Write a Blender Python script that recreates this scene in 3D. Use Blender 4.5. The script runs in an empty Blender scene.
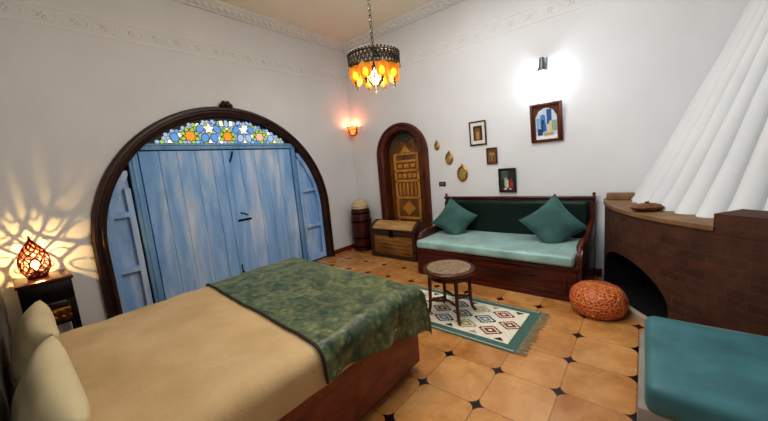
import bpy, bmesh, math, random
from mathutils import Vector, Matrix, noise
random.seed(7)
C = bpy.context.scene.collection
PI = math.pi
sc = bpy.context.scene

# ------------------------------------------------------------------ materials
def lin(h):
    v = [int(h[i:i+2], 16)/255 for i in (0, 2, 4)]
    return tuple(c/12.92 if c <= .04045 else ((c+.055)/1.055)**2.4 for c in v) + (1,)

class NT:
    def __init__(s, name):
        s.m = bpy.data.materials.new(name); s.m.use_nodes = True
        s.t = s.m.node_tree; s.b = s.t.nodes['Principled BSDF']; s.co = None
    def n(s, typ, **kw):
        nd = s.t.nodes.new(typ)
        for k, v in kw.items(): setattr(nd, k, v)
        return nd
    def l(s, a, b): s.t.links.new(a, b)
    def coord(s):
        if not s.co: s.co = s.n('ShaderNodeTexCoord')
        return s.co.outputs['Object']
    def mapped(s, scale, src=None):
        mp = s.n('ShaderNodeMapping'); s.l(src or s.coord(), mp.inputs[0])
        mp.inputs['Scale'].default_value = scale if hasattr(scale, '__len__') else (scale,)*3
        return mp.outputs[0]
    def noise(s, scale, detail=4, rough=.55, src=None, dist=0):
        nd = s.n('ShaderNodeTexNoise'); nd.inputs['Scale'].default_value = 1
        nd.inputs['Detail'].default_value = detail; nd.inputs['Roughness'].default_value = rough
        nd.inputs['Distortion'].default_value = dist
        s.l(s.mapped(scale, src), nd.inputs['Vector']); return nd.outputs['Fac']
    def ramp(s, fac, stops, interp='LINEAR'):
        r = s.n('ShaderNodeValToRGB'); cr = r.color_ramp; cr.interpolation = interp
        while len(cr.elements) < len(stops): cr.elements.new(.5)
        for e, (p, c) in zip(cr.elements, stops): e.position = p; e.color = c
        s.l(fac, r.inputs[0]); return r.outputs[0]
    def mix(s, fac, a, b, blend='MIX'):
        x = s.n('ShaderNodeMix', data_type='RGBA', blend_type=blend)
        for sock, v in ((x.inputs[0], fac), (x.inputs[6], a), (x.inputs[7], b)):
            if hasattr(v, 'is_linked'): s.l(v, sock)
            else: sock.default_value = v
        return x.outputs[2]
    def math(s, op, a, b=0, c=None):
        x = s.n('ShaderNodeMath', operation=op)
        for i, v in enumerate((a, b, c)):
            if v is None: continue
            if hasattr(v, 'is_linked'): s.l(v, x.inputs[i])
            else: x.inputs[i].default_value = v
        return x.outputs[0]
    def bump(s, h, strength=.2, dist=.01):
        b = s.n('ShaderNodeBump'); b.inputs['Strength'].default_value = strength; b.inputs['Distance'].default_value = dist
        s.l(h, b.inputs['Height']); s.l(b.outputs[0], s.b.inputs['Normal'])
    def set(s, **kw):
        for k, v in kw.items():
            k = k.replace('_', ' ')
            if hasattr(v, 'is_linked'): s.l(v, s.b.inputs[k])
            else: s.b.inputs[k].default_value = v
        return s

def simple(name, hexa, rough=.5, metal=0, var=.15, scale=8, bump=0, **kw):
    t = NT(name); c = lin(hexa)
    d = tuple(x*(1-var) for x in c[:3])+(1,); e = tuple(min(1, x*(1+var)) for x in c[:3])+(1,)
    f = t.noise(scale)
    t.set(Base_Color=t.ramp(f, [(.3, d), (.7, e)]), Roughness=rough, Metallic=metal, **kw)
    if bump: t.bump(t.noise(scale*4), bump)
    return t.m

def wood(name, dark, light, rough=.35, scale=(3, 3, 30), bump=.15, **kw):
    t = NT(name); f = t.noise(scale, 5, .6, dist=.6)
    t.set(Base_Color=t.ramp(f, [(.3, lin(dark)), (.7, lin(light))]), Roughness=rough, **kw)
    t.bump(f, bump, .004); return t.m

def velvet(name, base, sheen, rough=.45, scale=5, sw=.5, spec=.35):
    t = NT(name); c = lin(base); f = t.noise(scale, 5, .6)
    t.set(Base_Color=t.ramp(f, [(.3, tuple(x*.7 for x in c[:3])+(1,)), (.7, tuple(min(1, x*1.35) for x in c[:3])+(1,))]),
          Roughness=rough, Sheen_Weight=sw, Sheen_Roughness=.35, Sheen_Tint=lin(sheen), Specular_IOR_Level=spec)
    t.bump(t.noise(scale*14, 3), .12, .004); return t.m

def glow(name, hexa, strength, base=None, **kw):
    t = NT(name); t.set(Base_Color=lin(base or hexa), Emission_Color=lin(hexa), Emission_Strength=strength, Roughness=.4, **kw); return t.m

M = {}
def mat_wall(name, a, b):
    t = NT(name); f = t.noise(.9, 3)
    t.set(Base_Color=t.ramp(f, [(.25, lin(a)), (.75, lin(b))]), Roughness=.85)
    t.bump(t.noise(14, 5, .6), .18, .012); return t.m
M['wall'] = mat_wall('plaster wall', 'd2d5d8', 'dfe2e5')
M['ceil'] = mat_wall('ceiling plaster', 'e4dfd0', 'efeadc')
M['hood'] = mat_wall('hood plaster', 'c6cacd', 'd8dbdc')
M['plaster'] = mat_wall('moulding plaster', 'd6d8d9', 'e4e6e6')

def mat_floor():
    t = NT('terracotta tiles'); sep = t.n('ShaderNodeSeparateXYZ'); t.l(t.coord(), sep.inputs[0])
    T = .36
    U = t.math('DIVIDE', t.math('SUBTRACT', sep.outputs[0], 2.95), T); V = t.math('DIVIDE', t.math('SUBTRACT', sep.outputs[1], -2.56), T)
    def cell(x):
        return t.math('ABSOLUTE', t.math('SUBTRACT', t.math('FRACT', t.math('ADD', x, .5)), .5))
    u, v = cell(U), cell(V)
    ast = t.math('ADD', t.math('POWER', u, .58), t.math('POWER', v, .58))
    star = t.math('LESS_THAN', ast, .165**.58)
    rim = t.math('LESS_THAN', ast, .19**.58)
    grout = t.math('LESS_THAN', t.math('MINIMUM', u, v), .008)
    # one random shade per tile
    comb = t.n('ShaderNodeCombineXYZ'); t.l(t.math('FLOOR', U), comb.inputs[0]); t.l(t.math('FLOOR', V), comb.inputs[1])
    wn = t.n('ShaderNodeTexWhiteNoise', noise_dimensions='2D'); t.l(comb.outputs[0], wn.inputs['Vector'])
    tone = t.ramp(wn.outputs['Value'], [(0, lin('9c632f')), (.5, lin('b57c40')), (1, lin('cb9860'))])
    cloud = t.ramp(t.noise(5, 6, .65, dist=.5), [(.3, lin('95602e')), (.7, lin('d8aa72'))])
    col = t.mix(.55, tone, cloud)
    col = t.mix(grout, col, lin('8f6238'))
    col = t.mix(rim, col, lin('9a6a45'))
    col = t.mix(star, col, lin('1c1210'))
    r = t.ramp(t.noise(7, 4), [(.3, (.18,)*3+(1,)), (.7, (.34,)*3+(1,))])
    t.set(Base_Color=col, Roughness=r, Specular_IOR_Level=.45)
    h = t.math('SUBTRACT', t.math('MULTIPLY', t.noise(6, 4), .5), t.math('MULTIPLY', grout, .6))
    t.bump(h, .15, .006); return t.m
M['floor'] = mat_floor()

def mat_blue(name, hues):
    t = NT(name)
    f = t.noise((6, 6, .9), 6, .65, dist=.4); g = t.noise((40, 40, 2.2), 4, .6); h = t.noise(1.6, 3)
    c = t.ramp(f, [(.25, lin(hues[0])), (.48, lin(hues[1])), (.72, lin(hues[2]))])
    c = t.mix(t.math('MULTIPLY', g, .35), c, lin(hues[3]))
    c = t.mix(t.ramp(h, [(.58, (0, 0, 0, 1)), (.75, (.45, .45, .45, 1))]), c, lin('6f9aa8'))
    t.set(Base_Color=c, Roughness=.55); t.bump(g, .15, .004); return t.m
M['blue'] = mat_blue('blue washed wood', ['5692d4', '96c0ee', 'dfe8f4', '6c9fd8'])
M['blue_dark'] = mat_blue('blue grey wood', ['5284b8', '7aaad8', '9cc0e4', '5480ac'])
M['frame'] = wood('carved dark frame wood', '1a0d09', '40231a', .4, (9, 9, 9), .5)
M['dark'] = simple('gap shade', '0c0b0a', .8)
M['iron'] = simple('black iron', '1a1817', .45, .8)
M['mahog'] = wood('mahogany', '2c0d08', '5e2416', .28, (3, 12, 12), .08)
M['mahog2'] = wood('reddish bed board', '5c2819', '8c4a32', .38, (2, 8, 14), .1)
M['stoolwood'] = wood('stool wood', '2e120a', '63301c', .3, (14, 14, 5), .1)
M['doorgold'] = wood('golden carved cedar', 'a06a26', 'd29a48', .45, (10, 10, 3), .3)
M['doorgold_shade'] = wood('recess shaded cedar', '5e3a15', '8f632a', .45, (12, 12, 4), .4)  # same cedar darkened, shade of the carved recesses put into the colour
M['doorframe'] = wood('door surround wood', '3a170f', '6a3524', .35, (10, 10, 4), .3)
M['greymetal'] = simple('grey painted carving', '55595c', .5, .2)
M['chest'] = wood('chest wood', '5e3c1a', 'a3733a', .5, (4, 14, 14), .4)
M['chestlid'] = wood('pale chest slats', '8f6c3c', 'c2a069', .55, (3, 20, 20), .3)
M['chestdark'] = wood('dark chest band', '2a190d', '4b2f19', .5)
M['barrel'] = wood('oxblood barrel', '2c0c0b', '551a16', .35, (14, 14, 3), .15)
M['skirt'] = simple('skirting', '6b2f1c', .4)
M['brass'] = simple('brass', 'b98a3c', .32, 1, .3, 30)
M['silver'] = simple('brushed metal', '6c6f72', .4, .8)
M['pewter'] = simple('pierced pewter', '4a4136', .4, .9, .3, 40)
M['black'] = simple('black lacquer', '0b0908', .35)
M['spread'] = NT('tan bedspread')
t = M['spread']; f = t.noise(3, 4); 
t.set(Base_Color=t.ramp(f, [(.3, lin('ac8f62')), (.7, lin('c0a479'))]), Roughness=.8, Sheen_Weight=.2)
mot = t.ramp(t.noise(6, 2, dist=2.5), [(.46, (0, 0, 0, 1)), (.5, (1, 1, 1, 1)), (.54, (0, 0, 0, 1))])
t.bump(t.math('ADD', t.noise(90, 2), t.math('MULTIPLY', mot, .5)), .25, .004); M['spread'] = t.m
M['linen'] = simple('cream linen', 'c4b692', .85, 0, .08, 4, .15)
def mat_runner():
    t = NT('green gold brocade')
    f = t.noise(9, 5, .7, dist=1.2); v = t.n('ShaderNodeTexVoronoi'); t.l(t.mapped(26), v.inputs['Vector']); v.inputs['Scale'].default_value = 1
    g = t.ramp(f, [(.36, (0, 0, 0, 1)), (.6, (.85, .85, .85, 1))])
    k = t.ramp(v.outputs['Distance'], [(.2, (1, 1, 1, 1)), (.6, (.45, .45, .45, 1))])
    base = t.ramp(t.noise(14, 4), [(.3, lin('0b2621')), (.7, lin('1c4033'))])
    t.set(Base_Color=t.mix(t.math('MULTIPLY', g, k), base, lin('7f8355')), Roughness=.45, Sheen_Weight=.9, Sheen_Roughness=.3, Sheen_Tint=lin('b9c79a'))
    t.bump(t.math('ADD', v.outputs['Distance'], f), .35, .006); return t.m
M['runner'] = mat_runner()
M['runner_edge'] = simple('runner edging', '2a2014', .6)
M['velvet'] = velvet('teal velvet', '43625f', 'b4c8c4', .75, sw=.5, spec=.12)
M['velvet_back'] = velvet('dark green velvet', '0a211d', '3a6a60', .45, sw=.25, spec=.3)
M['velvet_seat'] = velvet('satin teal cushion', '8fb0ac', 'eaf2f0', .42, 4, .8, .5)
M['velvet_bench'] = velvet('bench velvet', '3c6a70', '9cc0c4', .45, 3.5, .5, .4)
M['benchcloth'] = simple('pale bench cloth', '8a8278', .8)
M['rug_green'] = simple('rug green', '48685f', .9, 0, .2, 40, .3)
M['rug_cream'] = simple('rug cream', 'ddd6c2', .9, 0, .1, 40, .3)
M['rug_blue'] = simple('rug blue grey', '6d7f8c', .9, 0, .2, 50)
M['rug_dark'] = simple('rug dark', '2b2a30', .9, 0, .2, 50)
M['rug_red'] = simple('rug maroon', '7a3a34', .9, 0, .2, 50)
M['rug_tan'] = simple('rug tan', 'a59668', .9, 0, .2, 50)
M['fringe'] = simple('fringe yarn', '8f8468', .9, 0, .3, 60)
def mat_pouf():
    t = NT('copper leather'); v = t.n('ShaderNodeTexVoronoi', feature='DISTANCE_TO_EDGE'); t.l(t.mapped(36), v.inputs['Vector']); v.inputs['Scale'].default_value = 1
    e = t.ramp(v.outputs['Distance'], [(.03, (1, 1, 1, 1)), (.14, (0, 0, 0, 1))])
    t.set(Base_Color=t.mix(e, lin('a8431c'), lin('e09a5c')), Roughness=.38); t.bump(e, .6, .008); return t.m
M['pouf'] = mat_pouf()
def mat_brick():
    t = NT('fireplace brick'); b = t.n('ShaderNodeTexBrick'); uv = t.n('ShaderNodeUVMap')
    t.l(uv.outputs[0], b.inputs['Vector']); b.inputs['Scale'].default_value = 1
    b.inputs['Brick Width'].default_value = .2; b.inputs['Row Height'].default_value = .062; b.inputs['Mortar Size'].default_value = .006
    b.inputs['Color1'].default_value = lin('4a2617'); b.inputs['Color2'].default_value = lin('361a10'); b.inputs['Mortar'].default_value = lin('3f2a20')
    n = t.noise(7, 5, .65)
    c = t.mix(t.ramp(n, [(.4, (0, 0, 0, 1)), (.75, (.4, .4, .4, 1))]), b.outputs['Color'], lin('6b4a2a'))
    t.set(Base_Color=c, Roughness=.75); t.bump(t.math('SUBTRACT', n, b.outputs['Fac']), .4, .01); return t.m
M['brick'] = mat_brick()
M['ledge'] = simple('tan ledge tile', '7d5f40', .6, 0, .25, 8, .2)
M['soot'] = simple('soot', '0a0807', .95)
M['curb'] = simple('pale hearth edge', 'b8a890', .7)
M['basket'] = wood('woven brown', '3a2212', '8a5c30', .6, (40, 40, 40), .5)

# ------------------------------------------------------------------ mesh helpers
def BM(): return bmesh.new()
def face(bm, pts, mi=0, smooth=True):
    f = bm.faces.new([bm.verts.new(p) for p in pts]); f.material_index = mi; f.smooth = smooth; return f
def box(bm, x0, x1, y0, y1, z0, z1, bev=0, mi=0, seg=2):
    v = [bm.verts.new((x, y, z)) for x in (x0, x1) for y in (y0, y1) for z in (z0, z1)]
    fs = [bm.faces.new([v[i] for i in q]) for q in ((0, 1, 3, 2), (4, 6, 7, 5), (0, 4, 5, 1), (2, 3, 7, 6), (0, 2, 6, 4), (1, 5, 7, 3))]
    for f in fs: f.material_index = mi
    if bev:
        es = list({e for f in fs for e in f.edges})
        bmesh.ops.bevel(bm, geom=es, offset=bev, segments=seg, affect='EDGES', profile=.5, material=mi)
    return v
def obox(bm, c, ax, ay, az, hx, hy, hz, mi=0):
    c = Vector(c); v = []
    for a in (-1, 1):
        for b in (-1, 1):
            for d in (-1, 1): v.append(bm.verts.new(c+ax*hx*a+ay*hy*b+az*hz*d))
    for q in ((0, 1, 3, 2), (4, 6, 7, 5), (0, 4, 5, 1), (2, 3, 7, 6), (0, 2, 6, 4), (1, 5, 7, 3)):
        bm.faces.new([v[i] for i in q]).material_index = mi
def tube(bm, pts, r, seg=8, closed=False, mi=0):
    pts = [Vector(p) for p in pts]; n = len(pts); rings = []
    R = r if hasattr(r, '__len__') else [r]*n
    prev = None
    for i, p in enumerate(pts):
        a = pts[(i-1) % n] if (closed or i > 0) else p; b = pts[(i+1) % n] if (closed or i < n-1) else p
        d = (b-a).normalized()
        if prev is None:
            u = d.orthogonal().normalized()
        else:
            u = (prev - d*prev.dot(d)).normalized()
        prev = u; w = d.cross(u)
        rings.append([bm.verts.new(p+(u*math.cos(2*PI*k/seg)+w*math.sin(2*PI*k/seg))*R[i]) for k in range(seg)])
    m = n if closed else n-1
    for i in range(m):
        A, B = rings[i], rings[(i+1) % n]
        for k in range(seg):
            bm.faces.new([A[k], A[(k+1) % seg], B[(k+1) % seg], B[k]]).material_index = mi
    if not closed:
        bm.faces.new(rings[0][::-1]).material_index = mi; bm.faces.new(rings[-1]).material_index = mi
def lathe(bm, prof, c=(0, 0, 0), seg=24, mi=0, sx=1, sy=1, mat=None):
    rings = []; c = Vector(c)
    def P(v):
        v = Vector(v)
        return (mat @ v if mat else v)+c
    for r, z in prof:
        if r < 1e-5: rings.append([bm.verts.new(P((0, 0, z)))])
        else: rings.append([bm.verts.new(P((r*math.cos(2*PI*k/seg)*sx, r*math.sin(2*PI*k/seg)*sy, z))) for k in range(seg)])
    for A, B in zip(rings, rings[1:]):
        for k in range(seg):
            k2 = (k+1) % seg
            if len(A) == 1 and len(B) == 1: continue
            if len(A) == 1: f = bm.faces.new([A[0], B[k2], B[k]])
            elif len(B) == 1: f = bm.faces.new([A[k], A[k2], B[0]])
            else: f = bm.faces.new([A[k], A[k2], B[k2], B[k]])
            f.material_index = mi
def grid(bm, nu, nv, fn, mi=0, uv=None, skip=None):
    L = bm.loops.layers.uv.verify() if uv else None
    V = [[bm.verts.new(fn(i/nu, j/nv)) for j in range(nv+1)] for i in range(nu+1)]
    for i in range(nu):
        for j in range(nv):
            if skip and skip((i+.5)/nu, (j+.5)/nv): continue
            f = bm.faces.new([V[i][j], V[i+1][j], V[i+1][j+1], V[i][j+1]]); f.material_index = mi
            if uv:
                for lp, (a, b) in zip(f.loops, ((i, j), (i+1, j), (i+1, j+1), (i, j+1))): lp[L].uv = uv(a/nu, b/nv)
    return V
def prism(bm, pts, P, d0, d1, mi=0):
    """2-D outline pts, P(a,b,d)->3-D, extruded from d0 to d1"""
    A = [bm.verts.new(P(a, b, d0)) for a, b in pts]; B = [bm.verts.new(P(a, b, d1)) for a, b in pts]
    fs = [bm.faces.new(A), bm.faces.new(B[::-1])]
    n = len(pts)
    for i in range(n): fs.append(bm.faces.new([A[i], B[i], B[(i+1) % n], A[(i+1) % n]]))
    for f in fs: f.material_index = mi
def sweep(bm, path, prof, P, closed=False, mi=0):
    """2-D path in a plane, prof of (offset outward along the path normal, depth)"""
    n = len(path); rings = []
    for i, p in enumerate(path):
        a = path[i-1] if (i > 0 or closed) else p; b = path[(i+1) % n] if (i < n-1 or closed) else p
        dx, dy = b[0]-a[0], b[1]-a[1]; L = math.hypot(dx, dy) or 1; nx, ny = -dy/L, dx/L
        rings.append([bm.verts.new(P(p[0]+nx*o, p[1]+ny*o, d)) for o, d in prof])
    k = len(prof)
    for i in range(n if closed else n-1):
        A, B = rings[i], rings[(i+1) % n]
        for j in range(k): bm.faces.new([A[j], B[j], B[(j+1) % k], A[(j+1) % k]]).material_index = mi
    if not closed:
        bm.faces.new(rings[0]).material_index = mi; bm.faces.new(rings[-1][::-1]).material_index = mi
def sep(x, s=1): return math.copysign(abs(x)**s, x)

def obj(name, bm, mats, parent=None, off=None, angle=.6, recalc=True, mods=None):
    if recalc: bmesh.ops.recalc_face_normals(bm, faces=bm.faces[:])
    for f in bm.faces: f.smooth = True
    if off is not None:
        o = Vector(off)
        for v in bm.verts: v.co -= o
    me = bpy.data.meshes.new(name); bm.to_mesh(me); bm.free()
    me.set_sharp_from_angle(angle=angle)
    for m in (mats if isinstance(mats, (list, tuple)) else [mats]): me.materials.append(M[m] if isinstance(m, str) else m)
    ob = bpy.data.objects.new(name, me); C.objects.link(ob)
    if parent: ob.parent = parent
    return ob
def tag(o, label, cat, group=None, kind=None):
    if label: o['label'] = label
    if cat: o['category'] = cat
    if group: o['group'] = group
    if kind: o['kind'] = kind
    return o
def thing(name, label, cat, loc=(0, 0, 0), rotz=0, group=None, kind=None):
    o = bpy.data.objects.new(name, None); C.objects.link(o); o.empty_display_size = .1
    o.location = loc; o.rotation_euler = (0, 0, rotz)
    return tag(o, label, cat, group, kind)
def struct(name, bm, mats, label, cat, parent=None, **kw):
    return tag(obj(name, bm, mats, parent, **kw), label, cat, kind='structure')
def world(root): return root.location.copy()

RX, FY, H = 5.37, -4.36, 3.5          # right wall, front wall, ceiling
PL = lambda a, b, d: (d, a, b)         # left wall plane: a=y b=z d=x
PB = lambda a, b, d: (a, -d, b)        # back wall plane: a=x b=z d=distance into the room
PX = lambda a, b, d: (a, b, d)

def arch_path(c, zc, R, z0, n=40):
    return [(c+R, z0), (c+R, (z0+zc)/2)]+[(c+R*math.cos(PI*i/n), zc+R*math.sin(PI*i/n)) for i in range(n+1)]+[(c-R, (z0+zc)/2), (c-R, z0)]

def wall_with_arch(bm, a0, a1, ztop, c, zc, R, P):
    n = 48; xs = [c-R*math.cos(PI*i/n) for i in range(n+1)]
    hz = lambda a: zc+math.sqrt(max(0, R*R-(a-c)**2))
    def q(p, s, zb0, zb1): face(bm, [P(p, zb0, 0), P(s, zb1, 0), P(s, ztop, 0), P(p, ztop, 0)])
    q(a0, xs[0], 0, 0); q(xs[-1], a1, 0, 0)
    for p, s in zip(xs, xs[1:]): q(p, s, hz(p), hz(s))
    bmesh.ops.remove_doubles(bm, verts=bm.verts[:], dist=1e-5)

# ------------------------------------------------------------------ room shell
bm = BM(); face(bm, [(0, FY, 0), (RX, FY, 0), (RX, 0, 0), (0, 0, 0)]); struct('floor', bm, 'floor', 'terracotta tiled floor with small dark star insets', 'floor')
bm = BM(); face(bm, [(0, FY, H), (0, 0, H), (RX, 0, H), (RX, FY, H)]); struct('ceiling', bm, 'ceil', 'plain pale plaster ceiling', 'ceiling')
AC, AZ, AR = -2.18, .84, 1.46          # big blue arch: centre y, spring height, outer radius
bm = BM(); wall_with_arch(bm, FY, 0, H, AC, AZ, AR-.05, PL); struct('wall_left', bm, 'wall', 'white plaster wall around the big blue arched door', 'wall', recalc=False)
DC, DZ, DR = 1.065, 1.57, .49          # small arched door on the back wall
bm = BM(); wall_with_arch(bm, 0, RX, H, DC, DZ, DR-.09, PB); struct('wall_back', bm, 'wall', 'white plaster wall behind the green sofa', 'wall', recalc=False)
bm = BM(); face(bm, [(RX, 0, 0), (RX, FY, 0), (RX, FY, H), (RX, 0, H)]); struct('wall_right', bm, 'wall', 'white plaster wall beside the fireplace hood', 'wall', recalc=False)
bm = BM(); face(bm, [(RX, FY, 0), (0, FY, 0), (0, FY, H), (RX, FY, H)]); struct('wall_front', bm, 'wall', 'white plaster wall behind the bed head', 'wall', recalc=False)

# skirting
bm = BM(); box(bm, 0, .015, AC+AR+.03, 0, 0, .07, .003); struct('baseboard_left', bm, 'skirt', 'low reddish skirting beside the blue arch', 'skirting board')
bm = BM(); box(bm, 0, .53, -.015, 0, 0, .07, .003); box(bm, 1.6, 3.7, -.015, 0, 0, .07, .003); struct('baseboard_back', bm, 'skirt', 'low reddish skirting along the sofa wall', 'skirting board')

# cornice: stepped moulding with a row of leaf bumps
def cornice(bm, a0, a1, P):
    path = [(a0, 0), (a1, 0)]
    prof = [(0, H), (.12, H), (.12, H-.02), (.095, H-.03), (.07, H-.05), (.055, H-.07), (.03, H-.085), (.03, H-.1), (0, H-.1)]
    A = [[bm.verts.new(P(a, z, d)) for d, z in prof] for a in (a0, a1)]
    for j in range(len(prof)-1): bm.faces.new([A[0][j], A[1][j], A[1][j+1], A[0][j+1]])
    n = int(abs(a1-a0)/.085)
    for i in range(n):
        a = a0+(a1-a0)*(i+.5)/n
        c = Vector(P(a, H-.062, .066)); e = Vector(P(a+.03, H-.062-.022, .066))-c
        lean = e.normalized(); out = (Vector(P(a, 0, 1))-Vector(P(a, 0, 0))).normalized(); up = lean.cross(out)
        m = Matrix((lean, up, out)).transposed()
        lathe(bm, [(0, -.022), (.016, -.012), (.02, 0), (.014, .014), (0, .022)], c, 8, mat=m @ Matrix.Diagonal((2.3, 1.1, 1.3)))
def frieze(bm, a0, a1, P, z0=2.87, z1=3.03):
    for z in (z0, z1):
        path = [(a0, z), (a1, z)]
        A = [[bm.verts.new(P(a, z+dz, d)) for d, dz in ((0, -.012), (.004, -.008), (.005, .006), (0, .012))] for a in (a0, a1)]
        for j in range(3): bm.faces.new([A[0][j], A[1][j], A[1][j+1], A[0][j+1]])
    n = int(abs(a1-a0)/.2); zm = (z0+z1)/2
    for i in range(n):
        a = a0+(a1-a0)*(i+.5)/n; s = 1 if i % 2 else -1
        tube(bm, [P(a+.09*math.cos(t), zm+s*.04*math.sin(t*2), -.004) for t in [2*PI*k/20 for k in range(20)]], .0085, 5, True)
        for k in range(5):
            tt = 2*PI*k/5
            tube(bm, [P(a, zm, .0), P(a+.02*math.cos(tt), zm+.02*math.sin(tt), .003), P(a+.034*math.cos(tt), zm+.034*math.sin(tt), .004)], [.004, .01, .003], 5)
for i, (fn, a0, a1, P, lab) in enumerate(((cornice, FY, 0, PL, 'leafy white cornice above the blue arch wall'), (cornice, 0, RX, PB, 'leafy white cornice above the sofa wall'),
        (frieze, FY, 0, PL, 'faint relief frieze on the blue arch wall'), (frieze, 0, RX, PB, 'faint relief frieze on the sofa wall'))):
    bm = BM(); fn(bm, a0, a1, P); struct('trim_%d' % (i+1), bm, 'plaster', lab, 'moulding')

# ------------------------------------------------------------------ big blue arched door (left wall)
d1 = thing('door_1', 'large arched blue wooden double door with stained glass top', 'door', (0, AC, 0), kind='structure'); W = world(d1)
RI = AR-.115
bm = BM()
path = arch_path(AC, AZ, RI, 0, 60)
prof = [(-.0, -.06), (-.0, .03), (-.012, .05), (-.035, .058), (-.045, .046), (-.06, .046), (-.07, .062), (-.095, .062), (-.105, .045), (-.115, .03), (-.115, -.06)]
sweep(bm, path, prof, PL)
fr = obj('arch_frame', bm, 'frame', d1, W, .9)
bm = BM()
for a, b, r in ((0, .0, .042), (-.05, -.012, .034), (.05, -.012, .034), (-.026, .026, .026), (.026, .026, .026)):
    lathe(bm, [(0, -1), (.6, -.8), (1, 0), (.7, .7), (0, 1)], (.04, AC+a, AZ+AR+.02+b), 10, mat=Matrix.Scale(r, 3))
obj('carved_finial', bm, 'frame', fr, W)
bm = BM(); prism(bm, arch_path(AC, AZ, RI+.03, .0, 40), PL, -.13, -.12); obj('gap_shade_sheet', bm, 'dark', d1, W)  # near-black sheet added to paint the shade seen through the door gaps
PY0, PY1 = -3.14, -1.31     # double leaf
for i, (y0, y1) in enumerate(((PY0, -2.245), (-2.235, PY1))):
    bm = BM(); n = 5; rr = random.Random(3+i); cuts = [y0+(y1-y0)*(k+(rr.random()-.5)*.25*(0 < k < n))/n for k in range(n+1)]
    for a, b in zip(cuts, cuts[1:]): box(bm, -.06, -.026+rr.random()*.003, a+.0012, b-.0012, .03, 1.78, .0025, 0, 1)
    if i == 0: box(bm, -.03, -.008, y1-.045, y1+.012, .03, 1.78, .006)
    leaf = obj('door_leaf', bm, 'blue', d1, W)
    bm = BM()
    if i == 0:
        tube(bm, [(-.004, y1-.015, .17), (-.004, y1-.015, .3)], .008, 8); lathe(bm, [(0, 0), (.02, .005), (.02, .02), (0, .03)], (-.0, y1-.015, .19), 10, mat=Matrix.Rotation(PI/2, 3, 'Y'))
        obj('bolt', bm, 'iron', leaf, W)
    else:
        box(bm, -.028, -.012, y0+.02, y0+.2, .86, .885, .003); tube(bm, [(-.016, y0+.06, .97), (-.006, y0+.1, .96), (-.012, y0+.16, .93)], .006, 6)
        obj('latch_bar', bm, 'iron', leaf, W)
        bm = BM(); tube(bm, [(-.01, y0+.07, 1.76), (0, y0+.05, 1.7), (-.01, y0+.02, 1.63)], .009, 6); obj('hook', bm, 'iron', leaf, W)
for y0, y1 in ((PY0-.1, PY0-.012), (PY1+.012, PY1+.075)):
    bm = BM(); box(bm, -.06, .0, y0, y1, 0, 1.79, .008); box(bm, -.05, .01, y0+.03, y1-.03, 0, 1.79, .005); obj('post', bm, 'blue_dark', d1, W)
bm = BM(); box(bm, -.06, .0, -3.2, -1.17, 1.79, 1.85, .006); box(bm, -.06, .012, -3.18, -1.19, 1.835, 1.858, .004); obj('transom_rail', bm, 'blue_dark', d1, W)
def archy(z, s, R): return AC+s*math.sqrt(max(0, R*R-max(0, z-AZ)**2))
for s, yp in ((-1, PY0-.118), (1, PY1+.095)):
    bm = BM(); R0 = RI-.006; N = 36
    ztop = AZ+math.sqrt(R0*R0-(yp-AC)**2)
    zs = [.02+(ztop-.02)*k/N for k in range(N+1)]
    def strip(ya, yb, zz, x0, x1):
        pts = [(ya(z), z) for z in zz]+[(yb(z), z) for z in zz[::-1]]
        prism(bm, pts, PL, x0, x1)
    outer = lambda z: archy(z, s, R0); post = lambda z: yp
    strip(outer, post, zs[:-1], -.09, -.068)
    R1 = R0-.055; z1 = AZ+math.sqrt(R1*R1-(yp-s*.001-AC)**2)
    strip(outer, lambda z: archy(z, s, R1) if z < z1 else yp, [z for z in zs[:-1]], -.055, -.022)
    cl = lambda z: (max if s < 0 else min)(yp-s*0+s*.05, archy(z, s, R1)) if s < 0 else min(yp+.05, archy(z, s, R1))
    zz = [z for z in zs if abs(archy(z, s, R1)-yp) > .052 and z < z1]
    strip(lambda z: yp+s*.05, post, zz, -.055, -.022)
    for za, zb in ((.02, .1), (.55, .605), (1.12, 1.175)):
        strip(lambda z: archy(z, s, R1), lambda z: yp+s*.05, [za, (za+zb)/2, zb], -.054, -.02)
    obj('side_panel', bm, 'blue', d1, W, .4)
# stained glass lunette
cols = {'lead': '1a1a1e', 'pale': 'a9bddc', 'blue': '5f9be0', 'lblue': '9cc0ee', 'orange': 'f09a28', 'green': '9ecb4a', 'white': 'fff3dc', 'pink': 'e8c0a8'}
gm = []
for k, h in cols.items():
    gm.append(simple('lead came', h, .5) if k == 'lead' else glow('glass '+k, h, .42 if k != 'white' else .7, Specular_IOR_Level=.6))  # weak emission in the pane colours stands in for daylight behind the glass
idx = {k: i for i, k in enumerate(cols)}
bm = BM(); zb = 1.858; RG = RI-.008
half = math.sqrt(RG**2-(zb-AZ)**2); a0 = math.asin((zb-AZ)/RG)
lun = [(AC+RG*math.cos(a), AZ+RG*math.sin(a)) for a in [a0+(PI-2*a0)*k/40 for k in range(41)]]
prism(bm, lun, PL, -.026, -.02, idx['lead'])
def inside(p, m=.012): return math.hypot(p[0]-AC, p[1]-AZ) < RG-m and p[1] > zb+.004
def pane(pts, col, e=.006):
    if not all(inside(p) for p in pts): return
    cx = sum(p[0] for p in pts)/len(pts); cz = sum(p[1] for p in pts)/len(pts)
    ins = []
    for y, z in pts:
        d = math.hypot(y-cx, z-cz); k = max(.2, (d-e)/d); ins.append((cx+(y-cx)*k, cz+(z-cz)*k))
    f = face(bm, [PL(y, z, -.0425) for y, z in ins], idx[col])
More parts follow.
